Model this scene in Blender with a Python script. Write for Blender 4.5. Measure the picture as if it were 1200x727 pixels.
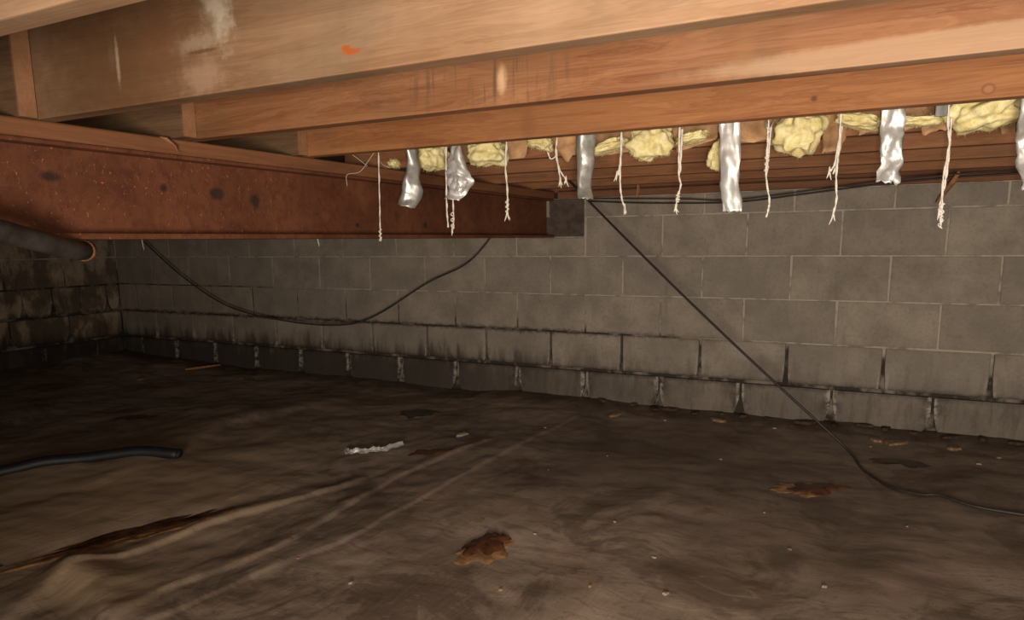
import bpy, bmesh, math, random
import numpy as np
from mathutils import Vector, Matrix, noise
random.seed(7); rng = np.random.default_rng(7)
S = bpy.context.scene; COL = S.collection
for o in list(bpy.data.objects): bpy.data.objects.remove(o, do_unlink=True)

# ------------------------------------------------------------------ camera, world, light, exposure
PITCH, ROLL, YAW = .1618, -.0126, .4687
F0 = Vector((-math.sin(YAW)*math.cos(PITCH), math.cos(YAW)*math.cos(PITCH), -math.sin(PITCH)))
R0 = Vector((math.cos(YAW), math.sin(YAW), 0)); U0 = R0.cross(F0)
RX = R0*math.cos(ROLL)+U0*math.sin(ROLL); UX = U0*math.cos(ROLL)-R0*math.sin(ROLL)
cam = bpy.data.objects.new('camera', bpy.data.cameras.new('camera')); COL.objects.link(cam)
CP = Vector((5.2011, -3.5207, .8651))
cam.matrix_world = Matrix(((RX.x, UX.x, -F0.x, CP.x), (RX.y, UX.y, -F0.y, CP.y), (RX.z, UX.z, -F0.z, CP.z), (0, 0, 0, 1)))
cam.data.sensor_width = 36; cam.data.sensor_fit = 'HORIZONTAL'; cam.data.lens = 36*824.63/1200
cam.data.shift_y = (417.23-363.5)/1200; cam.data.clip_start = .02
S.camera = cam
w = bpy.data.worlds.new('world'); S.world = w; w.use_nodes = True
w.node_tree.nodes['Background'].inputs[0].default_value = (.8, .6, .42, 1)
w.node_tree.nodes['Background'].inputs[1].default_value = .016
def spot(name, loc, target, power, size, blend, radius, color):
    l = bpy.data.lights.new(name, 'SPOT'); l.energy = power; l.spot_size = math.radians(size); l.spot_blend = blend
    l.shadow_soft_size = radius; l.color = color
    o = bpy.data.objects.new(name, l); COL.objects.link(o); o.location = loc
    o.rotation_euler = (Vector(target)-Vector(loc)).to_track_quat('-Z', 'Y').to_euler(); return o
LC = (1, .87, .72)
spot('added_fill_spot', (5.50, -4.45, .55), (5.1, -1.2, .76), 250, 132, 1.0, .28, LC)  # added soft spot, unseen, behind the camera; evens out the flash falloff
spot('phone_flash', CP+RX*.025-UX*.005, (5.0, -1.2, .72), 42, 150, 1.0, .012, LC)
vs = S.view_settings; vs.view_transform = 'Standard'; vs.look = 'None'; vs.gamma = 1; vs.use_curve_mapping = False
vs.exposure = 0.18

# ------------------------------------------------------------------ helpers
def obj(name, me, mat=None, parent=None, loc=None):
    o = bpy.data.objects.new(name, me); COL.objects.link(o)
    if mat and not me.materials: me.materials.append(mat)
    if parent: o.parent = parent
    if loc is not None: o.location = loc
    return o
def empty(name, loc=(0, 0, 0)):
    o = bpy.data.objects.new(name, None); COL.objects.link(o); o.location = loc; o.empty_display_size = .05; return o
def tag(o, label=None, cat=None, group=None, kind=None):
    if label: o['label'] = label
    if cat: o['category'] = cat
    if group: o['group'] = group
    if kind: o['kind'] = kind
    return o
def smooth(me):
    me.polygons.foreach_set('use_smooth', [True]*len(me.polygons)); return me
def pymesh(name, v, f, sm=False):
    me = bpy.data.meshes.new(name); me.from_pydata([tuple(p) for p in v], [], f); me.update()
    return smooth(me) if sm else me
def box_mesh(name, x0, x1, y0, y1, z0, z1, bev=0, segs=1):
    bm = bmesh.new(); bmesh.ops.create_cube(bm, size=1)
    for v in bm.verts:
        v.co = Vector(((x0+x1)/2+v.co.x*(x1-x0), (y0+y1)/2+v.co.y*(y1-y0), (z0+z1)/2+v.co.z*(z1-z0)))
    if bev: bmesh.ops.bevel(bm, geom=bm.edges[:], offset=bev, segments=segs, affect='EDGES', profile=.6)
    me = bpy.data.meshes.new(name); bm.to_mesh(me); bm.free(); return me
def catmull(pts, n=6):
    P = [np.array(p, float) for p in pts]; P = [2*P[0]-P[1]]+P+[2*P[-1]-P[-2]]; out = []
    for i in range(1, len(P)-2):
        for k in range(n):
            t = k/n
            out.append(.5*(2*P[i]+(P[i+1]-P[i-1])*t+(2*P[i-1]-5*P[i]+4*P[i+1]-P[i+2])*t*t+(3*P[i]-P[i-1]-3*P[i+1]+P[i+2])*t**3))
    out.append(P[-2]); return out
def tube(name, pts, r, n=8, sm=True):
    P = [Vector(p) for p in pts]; R = r if isinstance(r, (list, tuple)) else [r]*len(P)
    v, f = [], []; up = None
    for i, p in enumerate(P):
        t = (P[min(i+1, len(P)-1)]-P[max(i-1, 0)]).normalized()
        if up is None:
            up = t.orthogonal().normalized()
        up = (up-t*up.dot(t)).normalized(); s = t.cross(up)
        for k in range(n):
            a = 2*math.pi*k/n; v.append(p+(up*math.cos(a)+s*math.sin(a))*R[i])
    for i in range(len(P)-1):
        for k in range(n):
            a, b = i*n+k, i*n+(k+1) % n; f.append((a, b, b+n, a+n))
    f.append(tuple(range(n))[::-1]); f.append(tuple(range((len(P)-1)*n, len(P)*n)))
    return pymesh(name, v, f, sm)
def fbm(x, y, z=0, o=4):
    return noise.fractal(Vector((x, y, z)), 1.0, 2.0, o, noise_basis='PERLIN_ORIGINAL')

# ------------------------------------------------------------------ material nodes
class M:
    def __init__(s, name):
        s.m = bpy.data.materials.new(name); s.m.use_nodes = True; s.t = s.m.node_tree
        s.b = s.t.nodes['Principled BSDF']; s.pos = s.n('ShaderNodeNewGeometry').outputs['Position']
        s.tc = s.n('ShaderNodeTexCoord').outputs['Object']
    def n(s, typ, ins=None, **kw):
        d = s.t.nodes.new(typ)
        for k, v in kw.items(): setattr(d, k, v)
        for k, v in (ins or {}).items(): s.set(d.inputs[k], v)
        return d
    def set(s, sock, v):
        if isinstance(v, bpy.types.NodeSocket): s.t.links.new(v, sock)
        elif isinstance(v, (tuple, list)) and len(v) == 3 and sock.type == 'RGBA': sock.default_value = (*v, 1)
        else: sock.default_value = v
    def math(s, op, a, b=0, clamp=False):
        return s.n('ShaderNodeMath', {0: a, 1: b}, operation=op, use_clamp=clamp).outputs[0]
    def map(s, vec, scale=(1, 1, 1), loc=(0, 0, 0)):
        return s.n('ShaderNodeMapping', {0: vec, 1: loc, 3: scale}).outputs[0]
    def noise(s, vec, scale, detail=4, rough=.55, dist=0):
        return s.n('ShaderNodeTexNoise', {'Vector': vec, 'Scale': scale, 'Detail': detail, 'Roughness': rough, 'Distortion': dist}).outputs[0]
    def range(s, v, a, b, c=0, d=1):
        return s.n('ShaderNodeMapRange', {0: v, 1: a, 2: b, 3: c, 4: d}, interpolation_type='SMOOTHSTEP').outputs[0]
    def mix(s, f, a, b, blend='MIX'):
        d = s.n('ShaderNodeMix', data_type='RGBA', blend_type=blend); d.clamp_factor = True
        s.set(d.inputs[0], f); s.set(d.inputs[6], a); s.set(d.inputs[7], b); return d.outputs[2]
    def xyz(s, vec): return s.n('ShaderNodeSeparateXYZ', {0: vec}).outputs
    def ell(s, vec, c, r, soft=.5, wob=0, wscale=12):
        """soft-edged ellipsoidal spot (1 inside) with a ragged outline"""
        d = s.n('ShaderNodeVectorMath', {0: s.map(vec, tuple(1/q for q in r), tuple(-a/q for a, q in zip(c, r)))}, operation='LENGTH').outputs['Value']
        if wob: d = s.math('ADD', d, s.math('MULTIPLY', s.math('SUBTRACT', s.noise(vec, wscale, 5, .65), .5), wob))
        return s.range(d, 1-soft, 1+soft*.3, 1, 0)
    def rand(s): return s.n('ShaderNodeObjectInfo').outputs['Random']
    def done(s, col, rough=.7, metal=0, bump=None, bs=.3, bd=.01, spec=None):
        s.set(s.b.inputs['Base Color'], col); s.set(s.b.inputs['Roughness'], rough); s.set(s.b.inputs['Metallic'], metal)
        if spec is not None: s.b.inputs['Specular IOR Level'].default_value = spec
        if bump is not None:
            bn = s.n('ShaderNodeBump', {'Height': bump, 'Strength': bs, 'Distance': bd}); s.t.links.new(bn.outputs[0], s.b.inputs['Normal'])
        return s.m

def wood(name, light, dark, seed=0, axis='x', grain=1.0, marks=(), lines=None, dirt=.35, pale=0, fine=1, dirtcol=(.12, .08, .045)):
    m = M(name); sc = {'x': (1.2, 14, 14), 'y': (14, 1.2, 14)}[axis]
    p = m.map(m.pos, (1, 1, 1), (seed*3.1, seed*1.7, seed*2.3))
    g1 = m.noise(m.map(p, sc), 2.2*grain, 6, .6, .6)
    g2 = m.noise(m.map(p, tuple(q*(1 if q < 5 else 5) for q in sc)), 3, 4, .7, .2)
    ring = m.math('SINE', m.math('MULTIPLY', m.math('ADD', m.math('MULTIPLY', g1, 3.2), m.xyz(p)[2]), 22))
    f = m.math('ADD', m.math('MULTIPLY', m.range(g1, .3, .72), .6), m.math('MULTIPLY', m.range(ring, -1, 1), .22))
    f = m.math('ADD', f, m.math('MULTIPLY', m.range(g2, .35, .7), .3*fine), clamp=True)
    c = m.mix(f, dark, light)
    d = m.noise(p, 3.3, 5, .65, .4)
    c = m.mix(m.math('MULTIPLY', m.range(d, .5, .75), dirt), c, dirtcol)
    if pale: c = m.mix(m.math('MULTIPLY', m.range(m.noise(p, 2.1, 5, .6), .42, .68), pale), c, (.42, .32, .225))
    for (cc, r, col, st, soft, wob) in marks:
        c = m.mix(m.math('MULTIPLY', m.ell(m.pos, cc, r, soft, wob, 1.2/max(min(r), .01)), st), c, col)
    if lines:                                        # dark cross-grain roller marks, inside one patch
        cc, r, fr, st = lines
        lx = m.noise(m.map(m.pos, (fr, 1, 5)), 1, 3, .6, .3)
        mk = m.math('MULTIPLY', m.range(lx, .52, .62), m.math('MULTIPLY', m.ell(m.pos, cc, r, .7, .6, 10), st))
        c = m.mix(mk, c, (.1, .06, .035))
    return m.done(c, .72, 0, m.math('ADD', m.math('MULTIPLY', g2, .6), m.math('MULTIPLY', g1, .5)), .25, .004, .25)

# masonry
def block_mat(name, tint, stain_left=0):
    m = M(name); x, y, z = m.xyz(m.pos); lo = m.xyz(m.tc)
    r = m.rand()
    n1 = m.noise(m.pos, 5, 6, .65); n2 = m.noise(m.pos, 70, 4, .7)
    n3 = m.noise(m.map(m.pos, (9, 9, 1.6)), 1.6, 5, .65, .5)
    a = tuple(q*1.18 for q in tint); b = tuple(q*.74 for q in tint)
    c = m.mix(m.range(n1, .3, .7), b, a)
    c = m.mix(m.math('MULTIPLY', m.range(r, 0, 1), .45), c, (tint[0]*.72, tint[1]*.74, tint[2]*.78))
    c = m.mix(m.math('MULTIPLY', m.range(n2, .48, .72), .4), c, tuple(q*.45 for q in tint))
    # damp rising from the ground: ragged dark band low on the wall
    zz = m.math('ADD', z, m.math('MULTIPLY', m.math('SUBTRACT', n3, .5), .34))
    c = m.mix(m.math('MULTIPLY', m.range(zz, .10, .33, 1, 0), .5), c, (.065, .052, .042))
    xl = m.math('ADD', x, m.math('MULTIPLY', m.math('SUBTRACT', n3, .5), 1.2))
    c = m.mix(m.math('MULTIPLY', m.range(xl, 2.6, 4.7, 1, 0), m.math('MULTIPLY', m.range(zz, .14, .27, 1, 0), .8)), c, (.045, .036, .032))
    # dirt along the damp bed joints
    for zc, wd, st in ((.171, .035, .8), (.374, .022, .75)):
        dz = m.math('ABSOLUTE', m.math('SUBTRACT', m.math('ADD', z, m.math('MULTIPLY', m.math('SUBTRACT', m.noise(m.pos, 22, 5, .7), .5), .06)), zc))
        fx = m.range(m.math('ADD', x, m.math('MULTIPLY', n1, 1.5)), 4.3, 5.6, 1, .12 if zc > .3 else .9)
        c = m.mix(m.math('MULTIPLY', m.range(dz, 0, wd, 1, 0), m.math('MULTIPLY', fx, st)), c, (.04, .032, .026))
    sk = m.noise(m.map(m.pos, (17, 17, 3)), 1.6, 5, .7, .3)
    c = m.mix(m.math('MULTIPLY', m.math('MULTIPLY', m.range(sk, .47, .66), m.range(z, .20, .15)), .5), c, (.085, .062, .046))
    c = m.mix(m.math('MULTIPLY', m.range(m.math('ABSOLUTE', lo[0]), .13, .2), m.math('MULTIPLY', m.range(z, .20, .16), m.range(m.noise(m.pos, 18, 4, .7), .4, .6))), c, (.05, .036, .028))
    sk2 = m.noise(m.map(m.pos, (12, 12, 2)), 1.5, 6, .7, .4)
    c = m.mix(m.math('MULTIPLY', m.range(sk2, .54, .74), .4), c, tuple(q*.5 for q in tint))
    # lime bloom running down the edges of the two lowest courses
    ex = m.math('ABSOLUTE', lo[0]); ee = m.math('ADD', ex, m.math('MULTIPLY', m.math('SUBTRACT', n3, .5), .05))
    bl = m.math('MULTIPLY', m.range(ee, .176, .192), m.range(z, .33, .16, 0, 1))
    bl = m.math('MULTIPLY', bl, m.range(m.noise(m.pos, 34, 4, .7), .4, .6))
    c = m.mix(m.math('MULTIPLY', bl, .75), c, (.5, .46, .4))
    if stain_left:
        dk = m.noise(m.map(m.pos, (4, 4, 2.2)), 1.5, 5, .65, .3)
        c = m.mix(m.math('MULTIPLY', m.range(dk, .38, .56), stain_left), c, (.03, .02, .015))
    return m.done(c, m.range(z, .1, .5, .55, .9), 0, m.math('ADD', m.math('MULTIPLY', n2, .7), m.math('MULTIPLY', n1, .6)), .5, .006, .25)
MB = block_mat('concrete_block', (.335, .285, .232))
MBL = block_mat('stained_block', (.46, .36, .26), .7)
def mortar_mat():
    m = M('mortar'); x, y, z = m.xyz(m.pos); n1 = m.noise(m.pos, 9, 5, .65)
    zz = m.math('ADD', z, m.math('MULTIPLY', m.math('SUBTRACT', n1, .5), .14))
    xx = m.math('MULTIPLY', m.math('SUBTRACT', x, 4.3), .07)
    c = m.mix(m.range(m.math('ADD', zz, xx), .35, .42), (.05, .04, .032), (.46, .405, .335))
    c = m.mix(m.range(n1, .46, .64), c, (.25, .21, .17))
    return m.done(c, .9, 0, m.noise(m.pos, 60, 4), .5, .004, .2)
MM = mortar_mat()
def floor_mat():
    m = M('muddy_vapor_barrier'); x, y, z = m.xyz(m.pos)
    n1 = m.noise(m.pos, 1.7, 7, .62, .4); n2 = m.noise(m.pos, 7, 6, .65, .6)
    st = m.noise(m.map(m.pos, (2.2, 7, 1), (0, 0, 0)), 1.3, 6, .65, 1.0)
    c = m.mix(m.range(n1, .3, .7), (.235, .175, .134), (.39, .30, .236))
    c = m.mix(m.math('MULTIPLY', m.range(st, .5, .7), .6), c, (.12, .085, .06))
    c = m.mix(m.math('MULTIPLY', m.range(n2, .56, .74), .45), c, (.38, .26, .20))
    c = m.mix(m.math('MULTIPLY', m.range(m.noise(m.pos, 42, 4, .7), .58, .74), .35), c, (.10, .072, .052))
    c = m.mix(m.math('MULTIPLY', m.range(m.noise(m.pos, 95, 2, .5), .74, .79), .6), c, (.3, .24, .19))
    big = m.noise(m.map(m.pos, (1, 1, 1), (3, 9, 0)), 2.6, 6, .7, .8)
    c = m.mix(m.math('MULTIPLY', m.range(big, .50, .60), .6), c, (.105, .07, .05))
    c = m.mix(m.math('MULTIPLY', m.range(big, .46, .34), .4), c, (.36, .235, .185))
    fs = m.noise(m.map(m.pos, (5, 11, 1), (1, 7, 0)), 1.8, 7, .75, 1.2)
    c = m.mix(m.math('MULTIPLY', m.range(fs, .53, .66), .5), c, (.11, .078, .058))
    c = m.mix(m.math('MULTIPLY', m.range(fs, .44, .34), .35), c, (.42, .31, .24))
    # darker toward the far left corner; dark wet earth along the wall foot
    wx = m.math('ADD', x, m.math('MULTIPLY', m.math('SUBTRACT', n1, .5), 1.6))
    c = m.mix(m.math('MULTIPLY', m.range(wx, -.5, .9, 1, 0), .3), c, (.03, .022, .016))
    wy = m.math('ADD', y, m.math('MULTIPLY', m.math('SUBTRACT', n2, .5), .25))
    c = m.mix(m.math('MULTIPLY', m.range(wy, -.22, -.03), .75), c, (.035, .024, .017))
    c = m.mix(m.math('MULTIPLY', m.ell(m.pos, (4.6, -.75, 0), (1.5, .75, 1), .9, .8, 2.5), .5), c, (.09, .064, .047))  # mid floor darkened in the colour to adjust the light's falloff
    # left floor brightened in the colour to make up for weak light
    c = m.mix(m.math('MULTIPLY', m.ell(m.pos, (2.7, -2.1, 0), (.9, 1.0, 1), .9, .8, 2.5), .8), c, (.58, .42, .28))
    # light catching the pulled-up fold, painted in as a tan highlight
    c = m.mix(m.math('MULTIPLY', m.ell(m.pos, (3.50, -2.51, .03), (.20, .13, .3), .8, 1.0, 12), .75), c, (.50, .36, .22))
    cr = m.noise(m.map(m.pos, (6, 1.2, 1)), 1.6, 5, .6, 1.5); cr2 = m.noise(m.map(m.pos, (2, 5, 1), (5, 3, 0)), 2.2, 5, .6, 1.2)
    h = m.math('ADD', m.math('MULTIPLY', m.math('ABSOLUTE', m.math('SUBTRACT', cr, .5)), 1.6), m.math('ABSOLUTE', m.math('SUBTRACT', cr2, .5)))
    h = m.math('ADD', h, m.math('MULTIPLY', n2, .35))
    return m.done(c, m.range(n2, .3, .7, .42, .68), 0, h, .14, .02, .35)
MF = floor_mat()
W_FIR = wood('fir_joist', (.33, .175, .09), (.19, .085, .038), 1)
W_J0 = wood('fir_joist_a', (.37, .215, .12), (.25, .125, .062), 2, pale=.3, fine=.5)
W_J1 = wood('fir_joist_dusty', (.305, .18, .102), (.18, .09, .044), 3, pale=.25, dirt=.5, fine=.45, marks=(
    ((4.21, -2.628, 1.25), (.036, .05, .07), (.62, .54, .42), .8, .9, 2.2),
    ((4.15, -2.628, 1.205), (.07, .05, .022), (.46, .36, .26), .6, .9, 2.4),
    ((4.484, -2.628, 1.150), (.020, .04, .006), (.33, .075, .014), .9, .6, 1.0),
    ((4.474, -2.628, 1.156), (.010, .04, .006), (.33, .075, .014), .9, .6, 1.0),
    ((3.93, -2.628, 1.21), (.012, .05, .03), (.5, .42, .3), .5, .8, 1.0),
    ((3.92, -2.628, 1.2), (.30, .05, .18), (.125, .06, .026), .85, .9, .9),  # dirtier left end; also paints in the light falloff along the joist
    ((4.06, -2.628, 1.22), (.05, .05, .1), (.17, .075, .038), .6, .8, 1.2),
    ((4.16, -2.628, 1.15), (.055, .05, .035), (.40, .26, .18), .5, .7, 1.8),
    ((4.17, -2.628, 1.19), (.045, .05, .004), (.12, .05, .025), .8, .6, .8),
    ((3.945, -2.628, 1.2), (.006, .05, .05), (.48, .38, .26), .6, .8, .9)))
W_J2 = wood('fir_joist_marked', (.315, .145, .066), (.15, .053, .02), 4, pale=.08, fine=.7, marks=(
    ((5.079, -2.283, 1.177), (.016, .04, .012), (.25, .12, .06), .45, .8, .9),
    ((5.5, -2.283, 1.135), (.62, .05, .026), (.44, .30, .195), .55, .25, .25),
    ((4.56, -2.283, 1.165), (.012, .04, .03), (.62, .42, .25), .7, .8, .6),
    ((5.0, -2.283, 1.16), (.02, .04, .03), (.25, .12, .05), .6, .8, .8)),
    lines=((4.52, -2.283, 1.165), (.22, .06, .06), 55, .75))
W_J3 = wood('fir_joist_knotty', (.375, .168, .068), (.205, .072, .025), 5, fine=.7, dirt=.25, marks=(
    ((5.381, -1.873, 1.137), (.013, .04, .012), (.2, .075, .035), .8, .3, .2),
    ((5.381, -1.873, 1.137), (.009, .04, .008), (.36, .16, .08), .8, .4, .2),
    ((5.077, -1.873, 1.149), (.007, .04, .007), (.12, .05, .025), .9, .5, .3),
    ((4.42, -1.873, 1.15), (.025, .05, .05), (.2, .08, .04), .55, .8, .9)))
W_J4 = wood('fir_joist_far', (.34, .155, .072), (.17, .068, .03), 6)
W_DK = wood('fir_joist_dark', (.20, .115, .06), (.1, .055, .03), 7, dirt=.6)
W_END = wood('sawn_end_grain', (.36, .19, .10), (.27, .125, .06), 8, dirt=.2)
W_NAIL = wood('nailer_fir', (.30, .135, .066), (.19, .075, .034), 9, axis='y', dirt=.3)
W_SUB = wood('subfloor_board', (.34, .2, .11), (.2, .11, .06), 10)
W_SILL = wood('sill_fir', (.27, .12, .065), (.15, .06, .032), 11)
def rust_mat():
    m = M('rusted_red_steel'); n1 = m.noise(m.pos, 5, 7, .65, .3); n2 = m.noise(m.pos, 38, 5, .7); n3 = m.noise(m.pos, 14, 4, .6)
    c = m.mix(m.range(n1, .3, .7), (.115, .036, .017), (.20, .072, .034))
    c = m.mix(m.math('MULTIPLY', m.range(n2, .45, .68), .5), c, (.07, .022, .012))
    y = m.xyz(m.pos)[1]
    fl = m.math('MULTIPLY', m.range(m.noise(m.map(m.pos, (1, 1, .8)), 115, 3, .6), .62, .69), m.range(m.math('ADD', y, m.math('MULTIPLY', n3, .5)), -2.1, -1.3, 1, .12))
    c = m.mix(m.math('MULTIPLY', fl, .8), c, (.42, .16, .07))
    for cc, r in (((3.64, -2.593, 1.012), (.06, .026, .014)), ((3.64, -2.16, 1.0), (.06, .03, .02)), ((3.64, -2.03, .985), (.06, .02, .026)), ((3.64, -2.32, 1.005), (.06, .012, .012)),
                  ((3.64, -1.585, .925), (.06, .012, .012)), ((3.64, -1.17, .931), (.06, .014, .014))):
        c = m.mix(m.math('MULTIPLY', m.ell(m.pos, cc, r, .6, 1.0, 45), .85), c, (.028, .018, .018))
    return m.done(c, .68, .0, m.math('ADD', n2, m.math('MULTIPLY', fl, 1.5)), .5, .004, .35)
MR = rust_mat()
def simple(name, col, rough=.6, metal=0, var=.3, sc=25, bs=.2, spec=None):
    m = M(name); n = m.noise(m.pos, sc, 5, .65)
    c = m.mix(m.range(n, .3, .7), tuple(q*(1-var) for q in col), tuple(min(q*(1+var), 1) for q in col))
    return m.done(c, rough, metal, n, bs, .003, spec)
MFOIL = simple('aluminium_foil', (.64, .63, .62), .5, .55, .06, 60, .12)
MFOILG = simple('grey_foil_tape', (.46, .45, .43), .42, .6, .15, 50, .3)
MTW = simple('white_twine', (.70, .65, .58), .85, 0, .15, 300, .3)
MTWD = simple('dirty_twine', (.45, .38, .31), .85, 0, .2, 300, .3)
MKRAFT = simple('kraft_paper', (.42, .24, .12), .75, 0, .25, 30, .3)
MCAB = simple('black_cable', (.03, .024, .02), .55, 0, .3, 40, .1)
MCABB = simple('dusty_brown_cable', (.05, .04, .032), .6, 0, .4, 18, .1)
MPIPE = simple('black_poly_pipe', (.014, .014, .017), .55, 0, .3, 20, .1)
MDUCT = simple('dusty_black_pipe', (.045, .04, .036), .55, 0, .6, 11, .4)
MRUSTY = simple('rust_collar', (.28, .12, .05), .8, 0, .5, 40, .5)
MPOCK = simple('dark_pocket_block', (.085, .06, .048), .85, 0, .35, 20, .5)
MGROUT = simple('grout_patch', (.30, .265, .22), .9, 0, .35, 14, .6)
MMUD = simple('wet_rusty_mud', (.085, .033, .014), .42, 0, .6, 24, .6)
MMUDR = simple('orange_silt', (.32, .175, .08), .45, 0, .5, 30, .5)
MMUDD = simple('dark_wet_mud', (.032, .02, .013), .35, 0, .4, 24, .5)
MSOIL = simple('dark_soil', (.075, .05, .035), .95, 0, .4, 60, .4, .1)
MLEAF = simple('tan_debris', (.26, .16, .09), .8, 0, .35, 60, .4)
MGREY = simple('grey_plastic', (.17, .165, .16), .5, 0, .3, 30, .2)
MSPL = simple('orange_splinter', (.36, .16, .07), .75, 0, .3, 40, .3)
MLINT = simple('pale_crumb', (.30, .25, .2), .8, 0, .25, 80, .3)
def fluff_mat():
    m = M('yellow_fibreglass'); n = m.noise(m.pos, 42, 6, .7, .6); n2 = m.noise(m.pos, 12, 3)
    c = m.mix(m.range(n, .3, .7), (.60, .50, .20), (.84, .77, .46))
    c = m.mix(m.math('MULTIPLY', m.range(n2, .5, .75), .45), c, (.42, .3, .12))
    return m.done(c, .95, 0, n, .4, .006, .1)
MFL = fluff_mat()

# ------------------------------------------------------------------ structure
# floor: a muddy plastic sheet with seams, folds and bumps
xs = np.concatenate([np.arange(-.1, 3.2, .025), np.arange(3.2, 4.1, .008), np.arange(4.1, 7.4, .025)]); NX, NY = len(xs), 250
ys = np.linspace(-5.2, .06, NY)
def seg_d(px, py, pl):
    best = np.full(px.shape, 9.); side = np.zeros(px.shape)
    for a, b in zip(pl[:-1], pl[1:]):
        a, b = np.array(a), np.array(b); d = b-a; L2 = d@d
        t = np.clip(((px-a[0])*d[0]+(py-a[1])*d[1])/L2, 0, 1)
        ex, ey = px-a[0]-t*d[0], py-a[1]-t*d[1]; q = np.hypot(ex, ey); s = np.sign(d[0]*ey-d[1]*ex)
        k = q < best; best[k] = q[k]; side[k] = s[k]
    return best, side
GX, GY = np.meshgrid(xs, ys)
H = np.zeros(GX.shape)
for j in range(NY):
    for i in range(NX):
        x, y = xs[i], ys[j]
        H[j, i] = .020*fbm(x*.9, y*.9, 2, 3)+.007*fbm(x*4, y*4, 5, 3)+.003*fbm(x*14, y*14, 8, 2)
def ridge(pl, h, wl, wr):
    global H
    d, s = seg_d(GX, GY, pl); wd = np.where(s > 0, wl, wr); H += h*np.exp(-(d/wd)**2)
ridge([(3.95, -.4), (3.89, -1.21), (3.887, -1.53), (3.872, -1.81), (3.87, -2.01), (3.80, -2.21), (3.74, -2.6), (3.72, -3.2)], .005, .006, .06)
ridge([(3.76, -.95), (3.653, -1.46), (3.68, -1.79), (3.725, -2.13), (3.638, -2.43), (3.69, -2.6), (3.66, -3.3)], .0075, .008, .05)
ridge([(3.55, -1.55), (3.48, -1.8), (3.386, -2.07), (3.378, -2.35), (3.332, -2.47), (3.45, -2.7), (3.5, -3.3)], .011, .012, .05)
ridge([(3.332, -2.47), (3.5, -2.5), (3.62, -2.58)], .03, .08, .05)
ridge([(3.15, -2.5), (3.19, -2.35), (3.3, -2.05), (3.36, -1.8)], -.006, .05, .05)
ridge([(4.8, -.5), (4.62, -1.0), (4.68, -1.6), (4.6, -2.3)], .008, .04, .12)
ridge([(5.6, -.6), (5.3, -1.3), (5.25, -1.9)], .008, .1, .05)
ridge([(2.6, -.5), (2.4, -1.2), (2.7, -1.9)], .012, .06, .14)
H += .05*np.clip((1.1-GX)/1.1, 0, 1)**1.2
H += .022*np.clip((GY+.10)/.10, 0, 1)*(.5+rng.random(GX.shape)*.0)
H = np.clip(H, -.05, .12)
def gh(x, y):
    i = float(np.interp(x, xs, np.arange(NX))); j = (y-ys[0])/(ys[1]-ys[0]); i0, j0 = int(np.clip(i, 0, NX-2)), int(np.clip(j, 0, NY-2)); a, b = i-i0, j-j0
    return float(H[j0, i0]*(1-a)*(1-b)+H[j0, i0+1]*a*(1-b)+H[j0+1, i0]*(1-a)*b+H[j0+1, i0+1]*a*b)
fv = np.stack([GX, GY, H], -1).reshape(-1, 3)
ff = [(j*NX+i, j*NX+i+1, (j+1)*NX+i+1, (j+1)*NX+i) for j in range(NY-1) for i in range(NX-1)]
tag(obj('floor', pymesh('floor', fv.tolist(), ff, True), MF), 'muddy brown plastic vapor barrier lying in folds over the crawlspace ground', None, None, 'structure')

# back wall: recessed mortar body + every block its own part
BW, J = .4064, .009
def body(name, boxes):
    bm = bmesh.new()
    for (x0, x1, y0, y1, z0, z1) in boxes:
        r = bmesh.ops.create_cube(bm, size=1)['verts']
        for v in r: v.co = Vector(((x0+x1)/2+v.co.x*(x1-x0), (y0+y1)/2+v.co.y*(y1-y0), (z0+z1)/2+v.co.z*(z1-z0)))
    me = bpy.data.meshes.new(name); bm.to_mesh(me); bm.free(); return me
wb = tag(obj('wall_back', body('wall_back', [(-.2, 7.3, .0045, .19, .366, 1.083), (-.2, 7.3, .02, .19, -.06, .366)]), MM), 'grey concrete block foundation wall with damp lower courses', None, None, 'structure')
def block_mesh(name, wdt, hgt, dep, cut=0, var=0):
    """one block, origin at the middle of its face; cut = eroded lower corners"""
    a, h = wdt/2, hgt/2; r = random.Random(var)
    if cut:
        c = [cut*(.8+.5*r.random()) for _ in range(2)]; u = [.09+.05*r.random() for _ in range(2)]
        o = [(-a, h), (-a, -h+u[0]), (-a+c[0]*.35, -h+u[0]*.45), (-a+c[0], -h), (a-c[1], -h), (a-c[1]*.35, -h+u[1]*.45), (a, -h+u[1]), (a, h)]
    else:
        q = lambda: r.uniform(-.0015, .0015)
        o = [(-a+q(), h+q()), (-a+q(), -h+q()), (a+q(), -h+q()), (a+q(), h+q())]
    bm = bmesh.new(); f1 = [bm.verts.new((x, 0, z)) for x, z in o]; f2 = [bm.verts.new((x, dep, z)) for x, z in o]
    front = bm.faces.new(f1); bm.faces.new(f2[::-1]); n = len(o)
    for i in range(n): bm.faces.new((f1[(i+1) % n], f1[i], f2[i], f2[(i+1) % n]))
    bmesh.ops.recalc_face_normals(bm, faces=bm.faces[:])
    bmesh.ops.bevel(bm, geom=list(front.edges), offset=.0035 if not cut else .006, segments=2, affect='EDGES', profile=.6)
    me = bpy.data.meshes.new(name); bm.to_mesh(me); bm.free(); return me
rows = [(-.036, .171, .5, 'E'), (.171, .374, 0, 'D'), (.374, .577, .5, 'C'), (.577, .78, 0, 'B'), (.78, .983, .5, 'A'), (.983, 1.083, 0, 'K')]
cache = {}
def get_block(wd, h, cut, k, mat, dep=.09):
    key = (round(wd, 3), round(h, 3), cut, k, mat.name)
    if key not in cache:
        cache[key] = block_mesh('block', wd, h, dep, cut, k); cache[key].materials.append(mat)
    return cache[key]
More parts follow.
